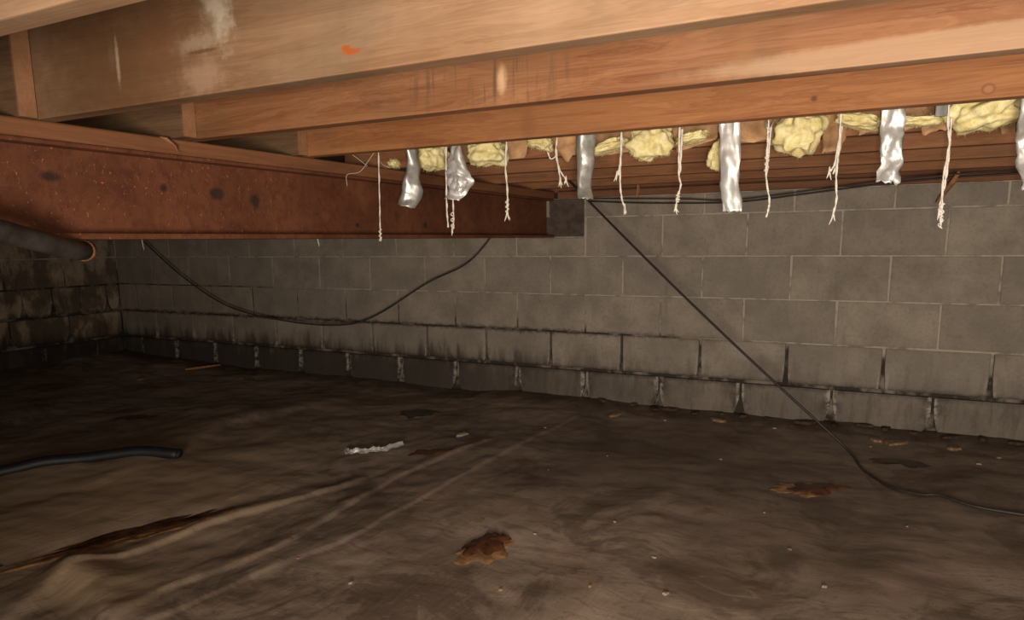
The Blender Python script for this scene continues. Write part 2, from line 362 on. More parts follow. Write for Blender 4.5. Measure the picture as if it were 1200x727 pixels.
for (z0, z1, off, rn) in rows:
    i = -1 if off else 0
    while (i+off)*BW < 7.2:
        x0, x1 = max((i+off)*BW, -.0)+J/2, (i+off+1)*BW-J/2; i += 1
        if rn in 'AK' and x1 > 3.66 and x0 < 3.80:            # the girder pocket interrupts this course
            x0 = 3.859 if rn == 'A' else x0
            if rn == 'A' and x1-x0 < .05: continue
            if rn == 'K':
                if x0 < 3.66: x1 = min(x1, 3.615)
                else: x0 = max(x0, 3.859)
                if x1-x0 < .06: continue
        jt = J*(1.4 if rn == 'D' else 1)
        j2 = J*(1.6 if rn in 'ED' else .9)
        me = get_block(x1-x0-(jt-J), z1-z0-j2, {'E': .045, 'D': .006}.get(rn, 0), random.randrange(4), MB)
        obj('block', me, None, wb, ((x0+x1)/2, random.uniform(-.0012, .0015), (z0+z1)/2+(0.003 if rn == 'D' else 0)))
# the girder's pocket: dark stub block over a rough grout pad
obj('pocket_block', box_mesh('pocket_block', 3.60, 3.852, .001, .09, .885, 1.0825, .004), MPOCK, wb)
obj('block', box_mesh('block', 3.4585, 3.854, .0, .09, .7845, .879, .004), MB, wb)
obj('grout_patch', box_mesh('grout_patch', 3.60, 3.853, .003, .08, .876, .8865, .003), MGROUT, wb)

# left wall, in the gloom at the far corner
wl = tag(obj('wall_left', body('wall_left', [(-.19, -.0045, -2.75, .19, .374, 1.083), (-.19, -.018, -2.75, .19, -.06, .374)]), MM), 'dark water-stained block wall at the far left corner', None, None, 'structure')
for (z0, z1, off, rn) in rows:
    pitch = .203 if rn == 'C' else BW
    i = -1
    while True:
        y1 = min(-(i+off)*pitch, 0)-J/2; y0 = -(i+off+1)*pitch+J/2; i += 1
        if y0 < -2.75: break
        if y1-y0 < .05: continue
        me = get_block(y1-y0, z1-z0-J*(1.8 if rn in 'EDC' else 1), {'E': .05, 'D': .03, 'C': .02}.get(rn, 0), random.randrange(3), MBL)
        o = obj('block', me, None, wl, (random.uniform(-.001, .003), (y0+y1)/2, (z0+z1)/2)); o.rotation_euler = (0, 0, math.pi/2)

# subfloor over the joists
ce = tag(obj('ceiling', box_mesh('ceiling', -.2, 7.4, -5.2, .25, 1.362, 1.385), W_SUB), 'underside of the board subfloor above the joists', None, None, 'structure')
for k in range(26):
    y0 = -5.2+k*.209
    obj('board', box_mesh('board', -.2, 7.4, y0+.002, y0+.207, 1.354, 1.364, .001), W_SUB, ce)

# ------------------------------------------------------------------ framing
JZ0, JZ1, JT = 1.119, 1.354, .038
def joist(x0, x1, yfar, mat, label, grp):
    me = box_mesh('floor_joist', 0, x1-x0, -JT/2, JT/2, 0, JZ1-JZ0-.0005, .0025, 2)
    o = obj('floor_joist', me, mat, None, (x0, yfar-JT/2, JZ0+.0005))
    return tag(o, label, 'joist', grp)
GR, GL = 'joists spanning right of the steel beam', 'joists lapping in from the left of the steel beam'
joist(3.50, 7.3, -2.985, W_J0, 'tan floor joist crossing the top left corner, nearest of all', GR)
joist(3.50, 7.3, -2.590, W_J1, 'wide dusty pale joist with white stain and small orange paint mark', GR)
joist(3.50, 7.3, -2.245, W_J2, 'tan joist with dark vertical roller marks, just behind the dusty one', GR)
joist(3.50, 7.3, -1.835, W_J3, 'orange fir joist with a round knot, strings and foil hanging behind it', GR)
for yf, lb in ((-1.43, 'reddish joist directly behind the torn yellow insulation'), (-1.03, 'second dark joist behind the torn yellow insulation'),
               (-.62, 'third dark joist behind the insulation, before the last one'), (-.22, 'farthest dark joist, next to the block wall')):
    joist(3.50, 7.3, yf, W_J4, lb, GR)
lefts = ((-2.628, 3.685, W_DK, 'joist end standing on the beam at the far left frame edge'),
         (-2.283, 3.727, W_DK, 'short pale joist end on the beam under the dusty joist'),
         (-1.873, 3.700, W_DK, 'dark lapped joist tucked behind the beam beside the knotty orange joist'))
for yf, xe, mt, lb in lefts:
    o = joist(.02, xe, yf-.0006, mt, lb, GL)
    obj('end_grain', box_mesh('end_grain', 0, .002, -JT/2+.002, JT/2-.002, .002, JZ1-JZ0-.004), W_END, o, (xe-.02-.0008, 0, 0))
tag(obj('sill_plate', box_mesh('sill_plate', 3.70, 7.3, .0, .14, 1.0835, 1.1185, .003), W_SILL), 'reddish sill plate lying along the top of the block wall', 'sill plate')
tag(obj('rim_joist', box_mesh('rim_joist', 3.4, 7.35, .10, .138, 1.1195, 1.353, .002), W_SILL), 'dark rim board closing the joist ends above the sill', 'rim board')

# steel girder (wide-flange section) with a wooden nailer on top
XG = 3.684
g = tag(empty('steel_girder', (XG-.07, -2.2, .88)), 'rusty red steel I-beam running back to the pocket in the wall', 'girder')
def gpart(name, x0, x1, z0, z1, bev=.003):
    return obj(name, box_mesh(name, x0, x1, -2.6, 2.198, z0, z1, bev, 2), MR, g)
gpart('bottom_flange', -.07, .07, 0, .0135); gpart('top_flange', -.066, .066, .193, .2025); gpart('web', .012, .024, .0135, .193, 0)
nl = tag(obj('nailer_plate', box_mesh('nailer_plate', XG-.142, XG, -4.8, -.003, 1.083, 1.1188, .003), W_NAIL), 'flat wooden nailer board lying along the top of the rusty beam', 'board')
# splinter lifting off the nailer's edge
sp = [(XG+.0005, -2.355, 1.119), (XG+.012, -2.345, 1.117), (XG+.016, -2.325, 1.100), (XG+.003, -2.31, 1.086), (XG+.0005, -2.30, 1.088), (XG+.0005, -2.325, 1.112)]
bm = bmesh.new(); a = [bm.verts.new(p) for p in sp]; b = [bm.verts.new((p[0]+.0025, p[1], p[2])) for p in sp]
bm.faces.new(a[::-1]); bm.faces.new(b)
for i in range(6): bm.faces.new((a[i], a[(i+1) % 6], b[(i+1) % 6], b[i]))
bmesh.ops.recalc_face_normals(bm, faces=bm.faces[:]); me = bpy.data.meshes.new('splinter'); bm.to_mesh(me); bm.free()
obj('splinter', me, W_END, nl)

# ------------------------------------------------------------------ pipes and cables
pp = catmull([(3.80, -2.95, .925), (3.775, -2.80, .902), (3.745, -2.70, .879), (3.715, -2.64, .868), (3.68, -2.575, .857), (3.655, -2.545, .856)], 8)
t = tag(empty('bent_pipe', pp[0]), 'dusty black pipe sagging under the near end of the beam', 'pipe')
sh = [tuple(np.array(p)-np.array(pp[0])) for p in pp]
obj('pipe_run', tube('pipe_run', sh, .021, 16), MDUCT, t)
e1 = np.array(sh[-1]); d1 = e1-np.array(sh[-3]); d1 /= np.linalg.norm(d1)
obj('end_collar', tube('end_collar', [e1-d1*.012, e1-d1*.008, e1+d1*.008, e1+d1*.016, e1+d1*.02], [.021, .0235, .0235, .018, .008], 16), MRUSTY, t)
fp = [(2.12, -2.34), (2.29, -2.10), (2.36, -1.98), (2.45, -1.866), (2.59, -1.741), (2.725, -1.655)]
fp3 = catmull([(x, y, gh(x, y)+.012) for x, y in fp], 6)
t = tag(empty('floor_pipe', fp3[-1]), 'black plastic pipe lying on the ground at the left edge', 'pipe')
sh = [tuple(np.array(p)-np.array(fp3[-1])) for p in fp3]
obj('pipe_run', tube('pipe_run', sh, .024, 14), MPIPE, t)
e1 = np.array(sh[-1]); d1 = e1-np.array(sh[-3]); d1 /= np.linalg.norm(d1)
obj('pipe_mouth', tube('pipe_mouth', [e1-d1*.006, e1+d1*.002, e1+d1*.0021, e1-d1*.001], [.0255, .0255, .018, .017], 14), MPIPE, t)
def cable(name, pts, r, mat, label, n=8, cat='cable', grp=None):
    P = catmull(pts, n); o = np.array(P[0])
    return tag(obj(name, tube(name, [np.array(p)-o for p in P], r, 8), mat, None, tuple(o)), label, cat, grp)
fl = [(5.246, -.699), (5.318, -.837), (5.40, -.885), (5.454, -.90), (5.544, -.949), (5.667, -.97), (5.876, -1.0), (6.5, -1.02)]
st = np.array((3.836, -.3, 1.198)); en = np.array((5.161, -.56, .05))
air = [tuple(st+(en-st)*q-np.array((0, 0, .02*math.sin(math.pi*q)))) for q in np.linspace(0, 1, 7)]
cable('hanging_cable', air+[(5.22, -.66, gh(5.22, -.66)+.012)]+[(x, y, gh(x, y)+.006) for x, y in fl], .0055, MCAB, 'black cable slanting from the beam end down across the floor')
cable('drooping_cable', [(.24, -.12, 1.352), (.25, -.12, 1.2), (.30, -.12, 1.04), (.482, -.12, .914), (.897, -.12, .643), (1.338, -.12, .446), (1.871, -.12, .368), (2.294, -.12, .364), (2.56, -.12, .432),
      (2.936, -.12, .632), (3.194, -.12, .74), (3.343, -.12, .87), (3.40, -.12, .97), (3.42, -.12, 1.08), (3.42, -.12, 1.352)], .005, MCABB, 'dark cable drooping in a wide curve along the wall under the beam')
cable('sill_wire', [(3.9, -.06, 1.061), (4.212, -.06, 1.041), (4.618, -.06, 1.031), (4.913, -.06, 1.055), (5.279, -.06, 1.089), (5.72, -.06, 1.105), (6.6, -.06, 1.112)], .0035, MCAB, 'thin black wire sagging lower along the top of the wall', 6, 'wire', 'wires along the sill')
cable('sill_wire', [(3.9, -.075, 1.074), (4.379, -.075, 1.054), (4.618, -.075, 1.041), (5.0, -.075, 1.075), (5.279, -.075, 1.1), (5.718, -.075, 1.118), (6.6, -.075, 1.116)], .003, MCAB, 'upper of two thin black wires strung beneath the sill', 6, 'wire', 'wires along the sill')

# ------------------------------------------------------------------ twine hanging behind the knotty joist
YS = -1.808
def twine(strands, label, frays=(), mat=None, y=YS, r=.0016, top=1.20, knots=(), staple=None):
    """strands: lists of (x, z) read downwards; each is two twisted plies; frays: (x, z) loose ends; knots: (x, z, size)"""
    x0 = strands[0][0][0]; t = tag(empty('hanging_twine', (x0, y, strands[0][-1][1])), label, 'twine', 'twine hanging behind the orange joist'); o = np.array((x0, y, strands[0][-1][1]))
    for s_i, s in enumerate(strands):
        pts = [(x, y+.004*s_i+random.uniform(-.001, .001), z) for x, z in s]
        if s_i == 0 and top: pts = [(s[0][0]+.002, y, top)]+pts
        P = catmull(pts, 10)
        for ply in range(2):
            q = []
            for k, p in enumerate(P):
                a = k*.55+ply*math.pi; q.append(np.array(p)-o+np.array((math.cos(a), math.sin(a), 0))*r*.6+np.array((fbm(k*.3, s_i*7, ply)*.0012, 0, 0)))
            obj('ply', tube('ply', q, [r*(.85+.3*random.random()) for _ in q], 5), mat or MTW, t)
    for (x, z) in frays:
        for k in range(4):
            dx, dy, dz = random.uniform(-.009, .009), random.uniform(-.006, .004), random.uniform(-.024, -.010)
            P = catmull([(x-x0, 0, z-o[2]+.008), (x-x0+dx*.3, dy*.5, z-o[2]+dz*.4), (x-x0+dx, dy, z-o[2]+dz)], 3)
            obj('frayed_end', tube('frayed_end', P, [.0018]*(len(P)-2)+[.0012, .0005], 4), mat or MTW, t)
    if staple:
        x, z = staple[0]-x0, staple[1]-o[2]
        obj('staple', tube('staple', [(x-.008, -.003, z+.012), (x-.006, -.004, z-.006), (x, -.004, z-.010), (x+.003, -.004, z-.006), (x+.010, -.003, z+.012)], .0016, 5), MFOILG, t)
    for (x, z, kz) in knots:
        P = catmull([(x-x0+math.cos(k*1.3)*.004, math.sin(k*1.3)*.004-.001, z-o[2]-kz*k/14) for k in range(15)], 3)
        obj('wrap', tube('wrap', P, r*1.1, 5), mat or MTW, t)
    return t
twine([[(3.907, 1.121), (3.905, 1.037), (3.904, .951), (3.902, .896), (3.903, .869)]], 'single long white twine with fat tip, leftmost of the row', knots=((3.9025, .905, .035),), r=.0014)
twine([[(4.136, 1.02), (4.135, .956), (4.138, .905)], [(4.152, 1.02), (4.154, .944), (4.152, .90)]], 'pair of short white strings dangling below the crumpled foil', frays=((4.152, .905),), top=1.13, knots=((4.153, .95, .045),))
twine([[(4.325, 1.12), (4.322, 1.061), (4.326, .995), (4.325, .934)]], 'straight white twine hanging alone, right of the crumpled foil', frays=((4.325, .94),), knots=((4.3255, .975, .035),), r=.0018)
twine([[(4.47, 1.121), (4.467, 1.085), (4.477, 1.046), (4.495, 1.018)], [(4.467, 1.096), (4.472, 1.053), (4.479, 1.016)], [(4.467, 1.081), (4.45, 1.073), (4.441, 1.091)]],
      'short frayed twine with splayed ends beside the grey foil strip', frays=((4.495, 1.02), (4.479, 1.02)), r=.0014)
twine([[(4.641, 1.122), (4.64, 1.074), (4.639, 1.013), (4.643, .967), (4.653, .942)], [(4.642, 1.11), (4.638, 1.06), (4.632, 1.022)]], 'bent twine with a doubled loop, in front of large yellow tuft', frays=((4.652, .945), (4.631, 1.025)))
twine([[(4.783, 1.123), (4.783, 1.065), (4.784, 1.016), (4.789, .99), (4.781, .962), (4.779, .937)], [(4.788, 1.12), (4.787, 1.07), (4.785, 1.02)]], 'kinked white twine just left of the bright silver foil strip', frays=((4.778, .94),), knots=((4.783, .972, .02),))
twine([[(4.981, 1.11), (4.981, 1.07), (4.981, 1.005), (4.990, .949), (4.989, .93), (4.985, .911)], [(4.986, 1.11), (4.984, 1.06), (4.981, 1.01)]], 'white twine on a small staple, right of bright silver foil strip', knots=((4.981, 1.05, .04),), staple=(4.9835, 1.112))
twine([[(5.127, 1.125), (5.127, 1.069), (5.125, .998), (5.128, .944), (5.123, .912)], [(5.128, 1.095), (5.121, 1.025), (5.111, 1.005)], [(5.13, 1.1), (5.126, 1.03), (5.118, 1.0)]], 'three-strand pale twine with one strand ending halfway down', frays=((5.124, .915), (5.111, 1.008)))
twine([[(5.324, 1.10), (5.33, 1.046), (5.325, .988), (5.326, .919), (5.327, .882)], [(5.330, 1.10), (5.331, 1.029), (5.329, .979), (5.323, .928), (5.322, .911)]], 'long doubled white twine, rightmost of the row', frays=((5.322, .918),), knots=((5.3262, .93, .05),))
# loose wisps at the left end of the torn batt
t = tag(empty('loose_wisp', (3.84, -1.80, 1.08)), 'thin pale loose wisp curling beside the leftmost twine', 'fibre')
for q in ([(-.06, 0, -.045), (-.058, 0, -.012), (-.01, 0, -.006), (.03, 0, .03), (.055, 0, .055)], [(-.035, .0, .045), (-.01, .01, .025), (.01, .01, .01)], [(.05, .01, .03), (.075, .0, .01), (.10, .0, .0)]):
    obj('fibre', tube('fibre', catmull(q, 5), .0012, 5), MTWD, t)
# string ends that show under the beam from the bay behind it
for (x, z, lb) in ((1.99, .857, 'tiny white string end below the beam near the drooping cable'), (3.113, .866, 'tiny silver string end below the middle of the beam')):
    t = tag(empty('string_end', (x, -1.2, z)), lb, 'string')
    obj('ply', tube('ply', [(-.003, 0, 1.353-z), (0, 0, .1), (-.003, 0, .05), (.003, 0, 0)], .003, 6), MTW, t)
    obj('frayed_end', tube('frayed_end', [(.003, 0, .006), (.006, 0, -.004), (.004, 0, -.014)], [.003, .0025, .001], 5), MTW, t)

# ------------------------------------------------------------------ foil strips
def ribbon(name, left, right, bow, crk, seed, mat, parent, loc, n=30, mcols=8, curl=0, fold=0):
    v, f = [], []; Lp = catmull(left, 10); Rp = catmull(right, 10); n = len(Lp)
    for i in range(n):
        tt = i/(n-1)
        for k in range(mcols+1):
            s = k/mcols; p = Lp[i]*(1-s)+Rp[i]*s
            y = p[1]+bow*math.sin(math.pi*s)*-1+crk*fbm(s*1.6+seed, tt*4, seed, 3)+crk*.8*abs(fbm(s*1.8+tt*3+seed, tt*2-s*2, seed+4, 1))+curl*max(0, tt-.55)**2+fold*abs(s-.32)
            x = p[0]+crk*.35*fbm(tt*6, seed, k*.4, 3); z = p[2]+crk*.3*fbm(s*3, tt*4, seed+9, 3)
            if i == n-1: z += .006*fbm(s*6, seed, 1, 2)
            v.append((x-loc[0], y-loc[1], z-loc[2]))
    q = mcols+1
    f = [(i*q+k, i*q+k+1, (i+1)*q+k+1, (i+1)*q+k) for i in range(n-1) for k in range(mcols)]
    o = obj(name, pymesh(name, v, f, True), mat, parent)
    if not parent: o.location = loc
    so = o.modifiers.new('thick', 'SOLIDIFY'); so.thickness = .0007; return o
YF = -1.800
def foil(L, R, label, mat, seed, bow=.004, crk=.010, curl=0, fold=0, top=1.19):
    z0 = L[-1][1]; c = ((L[-1][0]+R[-1][0])/2, YF, z0)
    l3 = [(L[0][0], YF, top)]+[(x, YF, z) for x, z in L]; r3 = [(R[0][0], YF, top)]+[(x, YF, z) for x, z in R]
    return tag(ribbon('foil_strip', l3, r3, bow, crk, seed, mat, None, c, curl=curl, fold=fold), label, 'foil strip', 'foil strips hanging behind the orange joist')
foil([(3.995, 1.121), (3.990, 1.06), (3.972, 1.02), (3.970, .975)], [(4.022, 1.118), (4.030, 1.06), (4.036, 1.01), (4.022, .962)], 'small dull grey foil strip with bright curled edge, leftmost of the strips', MFOILG, 1, .012, .010, -.10, .03)
f2 = foil([(4.145, 1.124), (4.138, 1.07), (4.130, 1.03), (4.140, .985)], [(4.194, 1.121), (4.203, 1.06), (4.207, 1.02), (4.185, .975)], 'crumpled silver foil strip balled up at its lower end', MFOIL, 2, .02, .024, -.1)
bm = bmesh.new(); bmesh.ops.create_icosphere(bm, subdivisions=3, radius=1)
for v in bm.verts:
    d = 1+.38*fbm(v.co.x*1.6, v.co.y*1.6, v.co.z*1.6+4, 3); v.co = Vector((v.co.x*.026*d, v.co.y*.017*d, v.co.z*.026*d))
me = bpy.data.meshes.new('crumpled_end'); bm.to_mesh(me); bm.free()
obj('crumpled_end', me, MFOIL, f2, (.012, -.014, .035))
foil([(4.518, 1.124), (4.517, 1.07), (4.519, 1.01), (4.530, .97)], [(4.564, 1.12), (4.563, 1.06), (4.558, 1.01), (4.569, .966)], 'smooth grey foil strip curling at its end beside the beam pocket', MFOILG, 3, .010, .006, -.12, .02)
foil([(4.873, 1.123), (4.874, 1.06), (4.878, .99), (4.886, .927)], [(4.919, 1.123), (4.921, 1.06), (4.922, .99), (4.930, .925)], 'long bright flat silver foil strip, longest of the strips', MFOIL, 4, .003, .012)
foil([(5.204, 1.124), (5.205, 1.07), (5.206, 1.02), (5.202, .978)], [(5.249, 1.123), (5.25, 1.07), (5.248, 1.02), (5.247, .975)], 'wide bright silver foil strip between the two long right-hand twines', MFOIL, 5, .006, .016, -.05)
foil([(5.444, 1.10), (5.441, 1.05), (5.450, 1.0), (5.458, .955)], [(5.486, 1.10), (5.486, 1.05), (5.489, 1.0), (5.492, .955)], 'silver foil strip cut by the right frame edge', MFOIL, 6, .008, .016)

# ------------------------------------------------------------------ torn insulation
def tuft(c, r, label, seed, rot=0):
    bm = bmesh.new(); bmesh.ops.create_icosphere(bm, subdivisions=5, radius=1)
    for v in bm.verts:
        p = v.co.copy(); d = 1+.34*fbm(p.x*1.5+seed*3, p.y*1.5, p.z*1.5, 2)+.05*fbm(p.x*3, p.y*3+seed, p.z*3, 2)+.02*fbm(p.x*16, p.y*16+seed, p.z*16, 2)
        # squarish lump, as torn off a batt
        q = max(abs(p.x), abs(p.y), abs(p.z)); d *= (1-.35)+.35/q
        v.co = Vector((p.x*r[0]*d, p.y*r[1]*d, p.z*r[2]*d))
    bmesh.ops.rotate(bm, verts=bm.verts, cent=(0, 0, 0), matrix=Matrix.Rotation(rot, 3, 'Y'))
    me = bpy.data.meshes.new('insulation_tuft'); bm.to_mesh(me); bm.free(); smooth(me)
    o = obj('insulation_tuft', me, MFL, None, c); rr = random.Random(seed); V, Fc = [], []
    for _ in range(420):
        vv = me.vertices[rr.randrange(len(me.vertices))]; p, nn = vv.co, vv.normal
        d = (nn*.5+Vector((rr.uniform(-1, 1), rr.uniform(-1, 1), rr.uniform(-1.1, .9)))).normalized(); e = d.orthogonal().normalized()*.0004; L = rr.uniform(.003, .009)
        q = p+d*L*.5+Vector((rr.uniform(-.002, .002), 0, rr.uniform(-.002, .002))); t_ = p+d*L+Vector((0, 0, -.002)); g_ = d.cross(e).normalized()*.0004
        b0 = len(V); V += [p-nn*.002+e, p-nn*.002-e, p-nn*.002+g_, q+e*.8, q-e*.8, q+g_*.8, t_]
        Fc += [(b0, b0+1, b0+4, b0+3), (b0+1, b0+2, b0+5, b0+4), (b0+2, b0, b0+3, b0+5), (b0+3, b0+4, b0+6), (b0+4, b0+5, b0+6), (b0+5, b0+3, b0+6)]
    tag(obj('fibre_fuzz', pymesh('fibre_fuzz', V, Fc, True), MFL, o), kind='stuff')
    return tag(o, label, 'insulation', 'torn insulation tufts behind the orange joist')
YI = -1.69
tuft((4.02, YI, 1.118), (.042, .05, .040), 'yellow insulation tuft between the two leftmost foil strips', 1)
tuft((4.205, YI, 1.115), (.052, .05, .036), 'yellow insulation tuft just right of the crumpled foil', 2)
tuft((4.375, YI-.01, 1.132), (.033, .03, .020), 'small yellow insulation tuft left of the short frayed twine', 3, .4)
tuft((4.575, YI-.01, 1.108), (.045, .035, .013), 'thin yellow insulation roll right of the smooth grey foil', 4, -.25)
tuft((4.678, YI, 1.112), (.052, .05, .046), 'large yellow insulation tuft behind the bent looped twine', 5)
tuft((4.785, YI+.01, 1.115), (.035, .03, .012), 'flat yellow insulation edge behind the kinked twine', 6, -.2)
tuft((4.853, YI+.04, 1.075), (.030, .03, .036), 'hanging brownish insulation scrap left of the bright foil strip', 7, .5)
tuft((5.035, YI, 1.108), (.048, .05, .052), 'large yellow insulation tuft right of the stapled twine', 8, .3)
tuft((5.162, YI, 1.122), (.046, .03, .016), 'thin yellow insulation strip left of the wide foil strip', 9, .25)
tuft((5.28, YI, 1.112), (.038, .03, .010), 'narrow yellow insulation fringe right of the wide foil strip', 10, .05)
tuft((5.398, YI, 1.122), (.062, .055, .038), 'biggest yellow insulation tuft near the right frame edge', 11, -.2)
tuft((5.487, YI+.02, 1.118), (.022, .03, .018), 'small yellow insulation tuft beside the foil at the right edge', 12)
tuft((3.92, YI-.06, 1.098), (.014, .014, .010), 'small yellow insulation scrap by the leftmost twine', 13, .3)
bt = box_mesh('insulation_batt', 3.72, 7.25, -1.832, -1.470, 1.178, 1.350, .01, 2)
tag(obj('insulation_batt', bt, MFL), 'yellow insulation batt tucked up between the orange joist and the next', 'insulation')
def paper(pts, label, curl, seed):
    """torn kraft facing: quad sheet (4 corners x,z) curling in y"""
    (a, b, c, d) = [np.array((p[0], -1.595, p[1])) for p in pts]; v, n = [], 9
    for i in range(n):
        for k in range(n):
            s, t_ = k/(n-1), i/(n-1); p = (a*(1-s)+b*s)*(1-t_)+(d*(1-s)+c*s)*t_
            v.append((p[0]-a[0]+.004*fbm(t_*5, seed, s, 2), p[1]+1.595+curl*t_*t_+.012*fbm(s*2.5+seed, t_*2.5, seed, 3), p[2]-a[2]+.008*fbm(s*4, seed, 3, 2)*t_))
    f = [(i*n+k, i*n+k+1, (i+1)*n+k+1, (i+1)*n+k) for i in range(n-1) for k in range(n-1)]
    o = tag(obj('kraft_paper', pymesh('kraft_paper', v, f, True), MKRAFT, None, tuple(a)), label, 'paper', 'torn kraft paper facing on the insulation')
    o.modifiers.new('thick', 'SOLIDIFY').thickness = .0012; return o
paper([(3.86, 1.18), (3.965, 1.18), (3.955, 1.10), (3.90, 1.09)], 'torn brown paper scrap behind the leftmost twine', -.03, 1)
paper([(4.0, 1.18), (4.30, 1.18), (4.28, 1.105), (4.05, 1.10)], 'brown paper facing behind the crumpled foil strip', -.01, 2)
paper([(4.33, 1.18), (4.47, 1.18), (4.46, 1.12), (4.41, 1.085)], 'brown paper flap left of the short frayed twine', -.005, 3)
paper([(4.48, 1.18), (4.65, 1.18), (4.64, 1.10), (4.50, 1.095)], 'brown paper facing behind the smooth grey foil', -.02, 4)
paper([(4.70, 1.18), (4.84, 1.18), (4.83, 1.115), (4.73, 1.09)], 'brown paper facing right of the bent looped twine', -.02, 5)
paper([(4.83, 1.18), (4.99, 1.18), (4.975, 1.105), (4.84, 1.10)], 'brown paper facing behind the longest silver strip', -.03, 6)
paper([(5.075, 1.18), (5.145, 1.18), (5.125, 1.065), (5.085, 1.06)], 'light brown paper tongue left of the three-strand twine', -.06, 7)
paper([(5.14, 1.18), (5.30, 1.18), (5.30, 1.11), (5.16, 1.10)], 'brown paper facing behind the wide silver strip', -.02, 8)
paper([(5.28, 1.18), (5.37, 1.18), (5.34, 1.10), (5.29, 1.09)], 'brown paper wedge above the rightmost twine', -.04, 9)
paper([(5.42, 1.18), (5.56, 1.18), (5.56, 1.095), (5.44, 1.08)], 'brown paper facing at the right frame edge', -.03, 10)
# a grey clip over the rightmost twine, and splinters
tag(obj('plastic_clip', box_mesh('plastic_clip', -.012, .012, -.004, .004, -.02, .02, .003, 2), MGREY, None, (5.317, -1.73, 1.133)), 'small grey clip above the rightmost twine', 'clip')
def splinter(a, b, w0, label):
    a, b = np.array(a), np.array(b); d = b-a
    me = tube('wood_splinter', [d*0, d*.3+np.array((.002, 0, 0)), d*.7, d], [w0*.7, w0, w0*.8, w0*.4], 5, False)
    return tag(obj('wood_splinter', me, MSPL, None, tuple(a)), label, 'splinter')
splinter((5.505, -.06, 1.12), (5.435, -.05, 1.0), .012, 'orange wood splinter hanging behind the rightmost twine')
splinter((4.155, -.05, 1.135), (4.150, -.05, 1.06), .009, 'short orange peg under the joists near the beam pocket')

# ------------------------------------------------------------------ things lying on the ground
def patch(name, c, rx, ry, rot, mat, label, cat, seed, h=.006, rim=None, grp=None, jag=.6):
    """thin irregular puddle or clod with a feathered rim, draped on the sheet"""
    n, rings = 36, 5; v, f = [], []; cs, sn = math.cos(rot), math.sin(rot)
    for q in range(rings+1):
        for k in range(n):
            a = 2*math.pi*k/n; rad = (q/rings)*(1+jag*fbm(math.cos(a)*1.7+seed, math.sin(a)*1.7, seed, 4))
            lx, ly = rx*rad*math.cos(a), ry*rad*math.sin(a); x, y = lx*cs-ly*sn, lx*sn+ly*cs
            z = gh(c[0]+x, c[1]+y)+(h*(1-(q/rings)**2)+.0015+h*.7*max(0, fbm(x*26+seed, y*26, 1, 2))*(q < rings)) if q < rings else gh(c[0]+x, c[1]+y)-.003
            v.append((x, y, z))
    zb = gh(*c); v = [(x, y, z-zb) for x, y, z in v]
    for q in range(rings):
        for k in range(n):
            a, b = q*n+k, q*n+(k+1) % n; f.append((a, a+n, b+n, b))
    o = obj(name, pymesh(name, v, f, True), mat, None, (c[0], c[1], zb)); tag(o, label, cat, grp)
    if rim:
        mt2, w_ = rim; vv = [(x*1.25+w_[0], y*1.25+w_[1], gh(c[0]+x*1.25+w_[0], c[1]+y*1.25+w_[1])-zb+(.0025 if i < n*rings else -.003)) for i, (x, y, z) in enumerate(v)]
        obj('silt_rim', pymesh('silt_rim', vv, f, True), mt2, o)
    return o
patch('mud_puddle', (4.262, -1.84), .062, .085, -.3, MMUD, 'rust-brown wet mud clump in the middle of the near floor', 'mud', 2, .014, (MMUDR, (.010, -.026)), jag=.45)
patch('mud_puddle', (5.08, -.955), .11, .045, .55, MMUD, 'long rusty mud streak on the right of the floor', 'mud', 5, .006, (MMUDR, (-.03, -.015)), jag=.9)
patch('mud_puddle', (3.62, -1.175), .085, .04, .4, MMUD, 'dark brown mud smear right of the foil scrap', 'mud', 8, .004)
patch('mud_puddle', (3.255, -2.20), .045, .26, -.32, MMUD, 'long rusty mud trail along the fold at the lower left', 'mud', 11, .004, (MMUDR, (.02, -.05)), jag=.8)
patch('mud_puddle', (3.09, -2.62), .04, .10, -.2, MMUD, 'rusty wet streak at the lower left frame edge', 'mud', 12, .004, (MMUDR, (-.02, -.03)), jag=.8)
patch('mud_puddle', (3.17, -.60), .10, .10, .4, MMUDD, 'black wet patch on the floor under the beam', 'mud', 14, .004)
patch('mud_puddle', (1.90, -1.28), .10, .05, .6, MMUD, 'faint brown mud streak on the dark left floor', 'mud', 17, .003)
patch('mud_puddle', (5.36, -.50), .10, .05, .1, MMUDD, 'dark damp blot near the foot of the wall at right', 'mud', 19, .003)
# foil scrap
pts = [(3.300, -1.318), (3.345, -1.335), (3.40, -1.292), (3.449, -1.249), (3.489, -1.165)]
v, f = [], []; P = catmull([(x, y, gh(x, y)+.010) for x, y in pts], 8)
for i, p in enumerate(P):
    d = P[min(i+1, len(P)-1)]-P[max(i-1, 0)]; d /= np.linalg.norm(d); s = np.array((-d[1], d[0], 0))
    for k in range(5):
        a = (k-2)/2; v.append(p+s*a*.009*(1+.5*fbm(i*.4, 3, 1))+np.array((0, 0, .007*(a+1)+.004*fbm(i*.5, k*.8, 2, 2)+.012*abs(a)*(fbm(i*.23, 5, 5)+.4))))
o0 = np.array(P[0]); f = [(i*5+k, i*5+k+1, (i+1)*5+k+1, (i+1)*5+k) for i in range(len(P)-1) for k in range(4)]
o = tag(obj('foil_scrap', pymesh('foil_scrap', [p-o0 for p in v], f), MFOIL, None, tuple(o0)), 'crinkled silver foil scrap lying on the floor', 'foil scrap'); o.modifiers.new('thick', 'SOLIDIFY').thickness = .0008
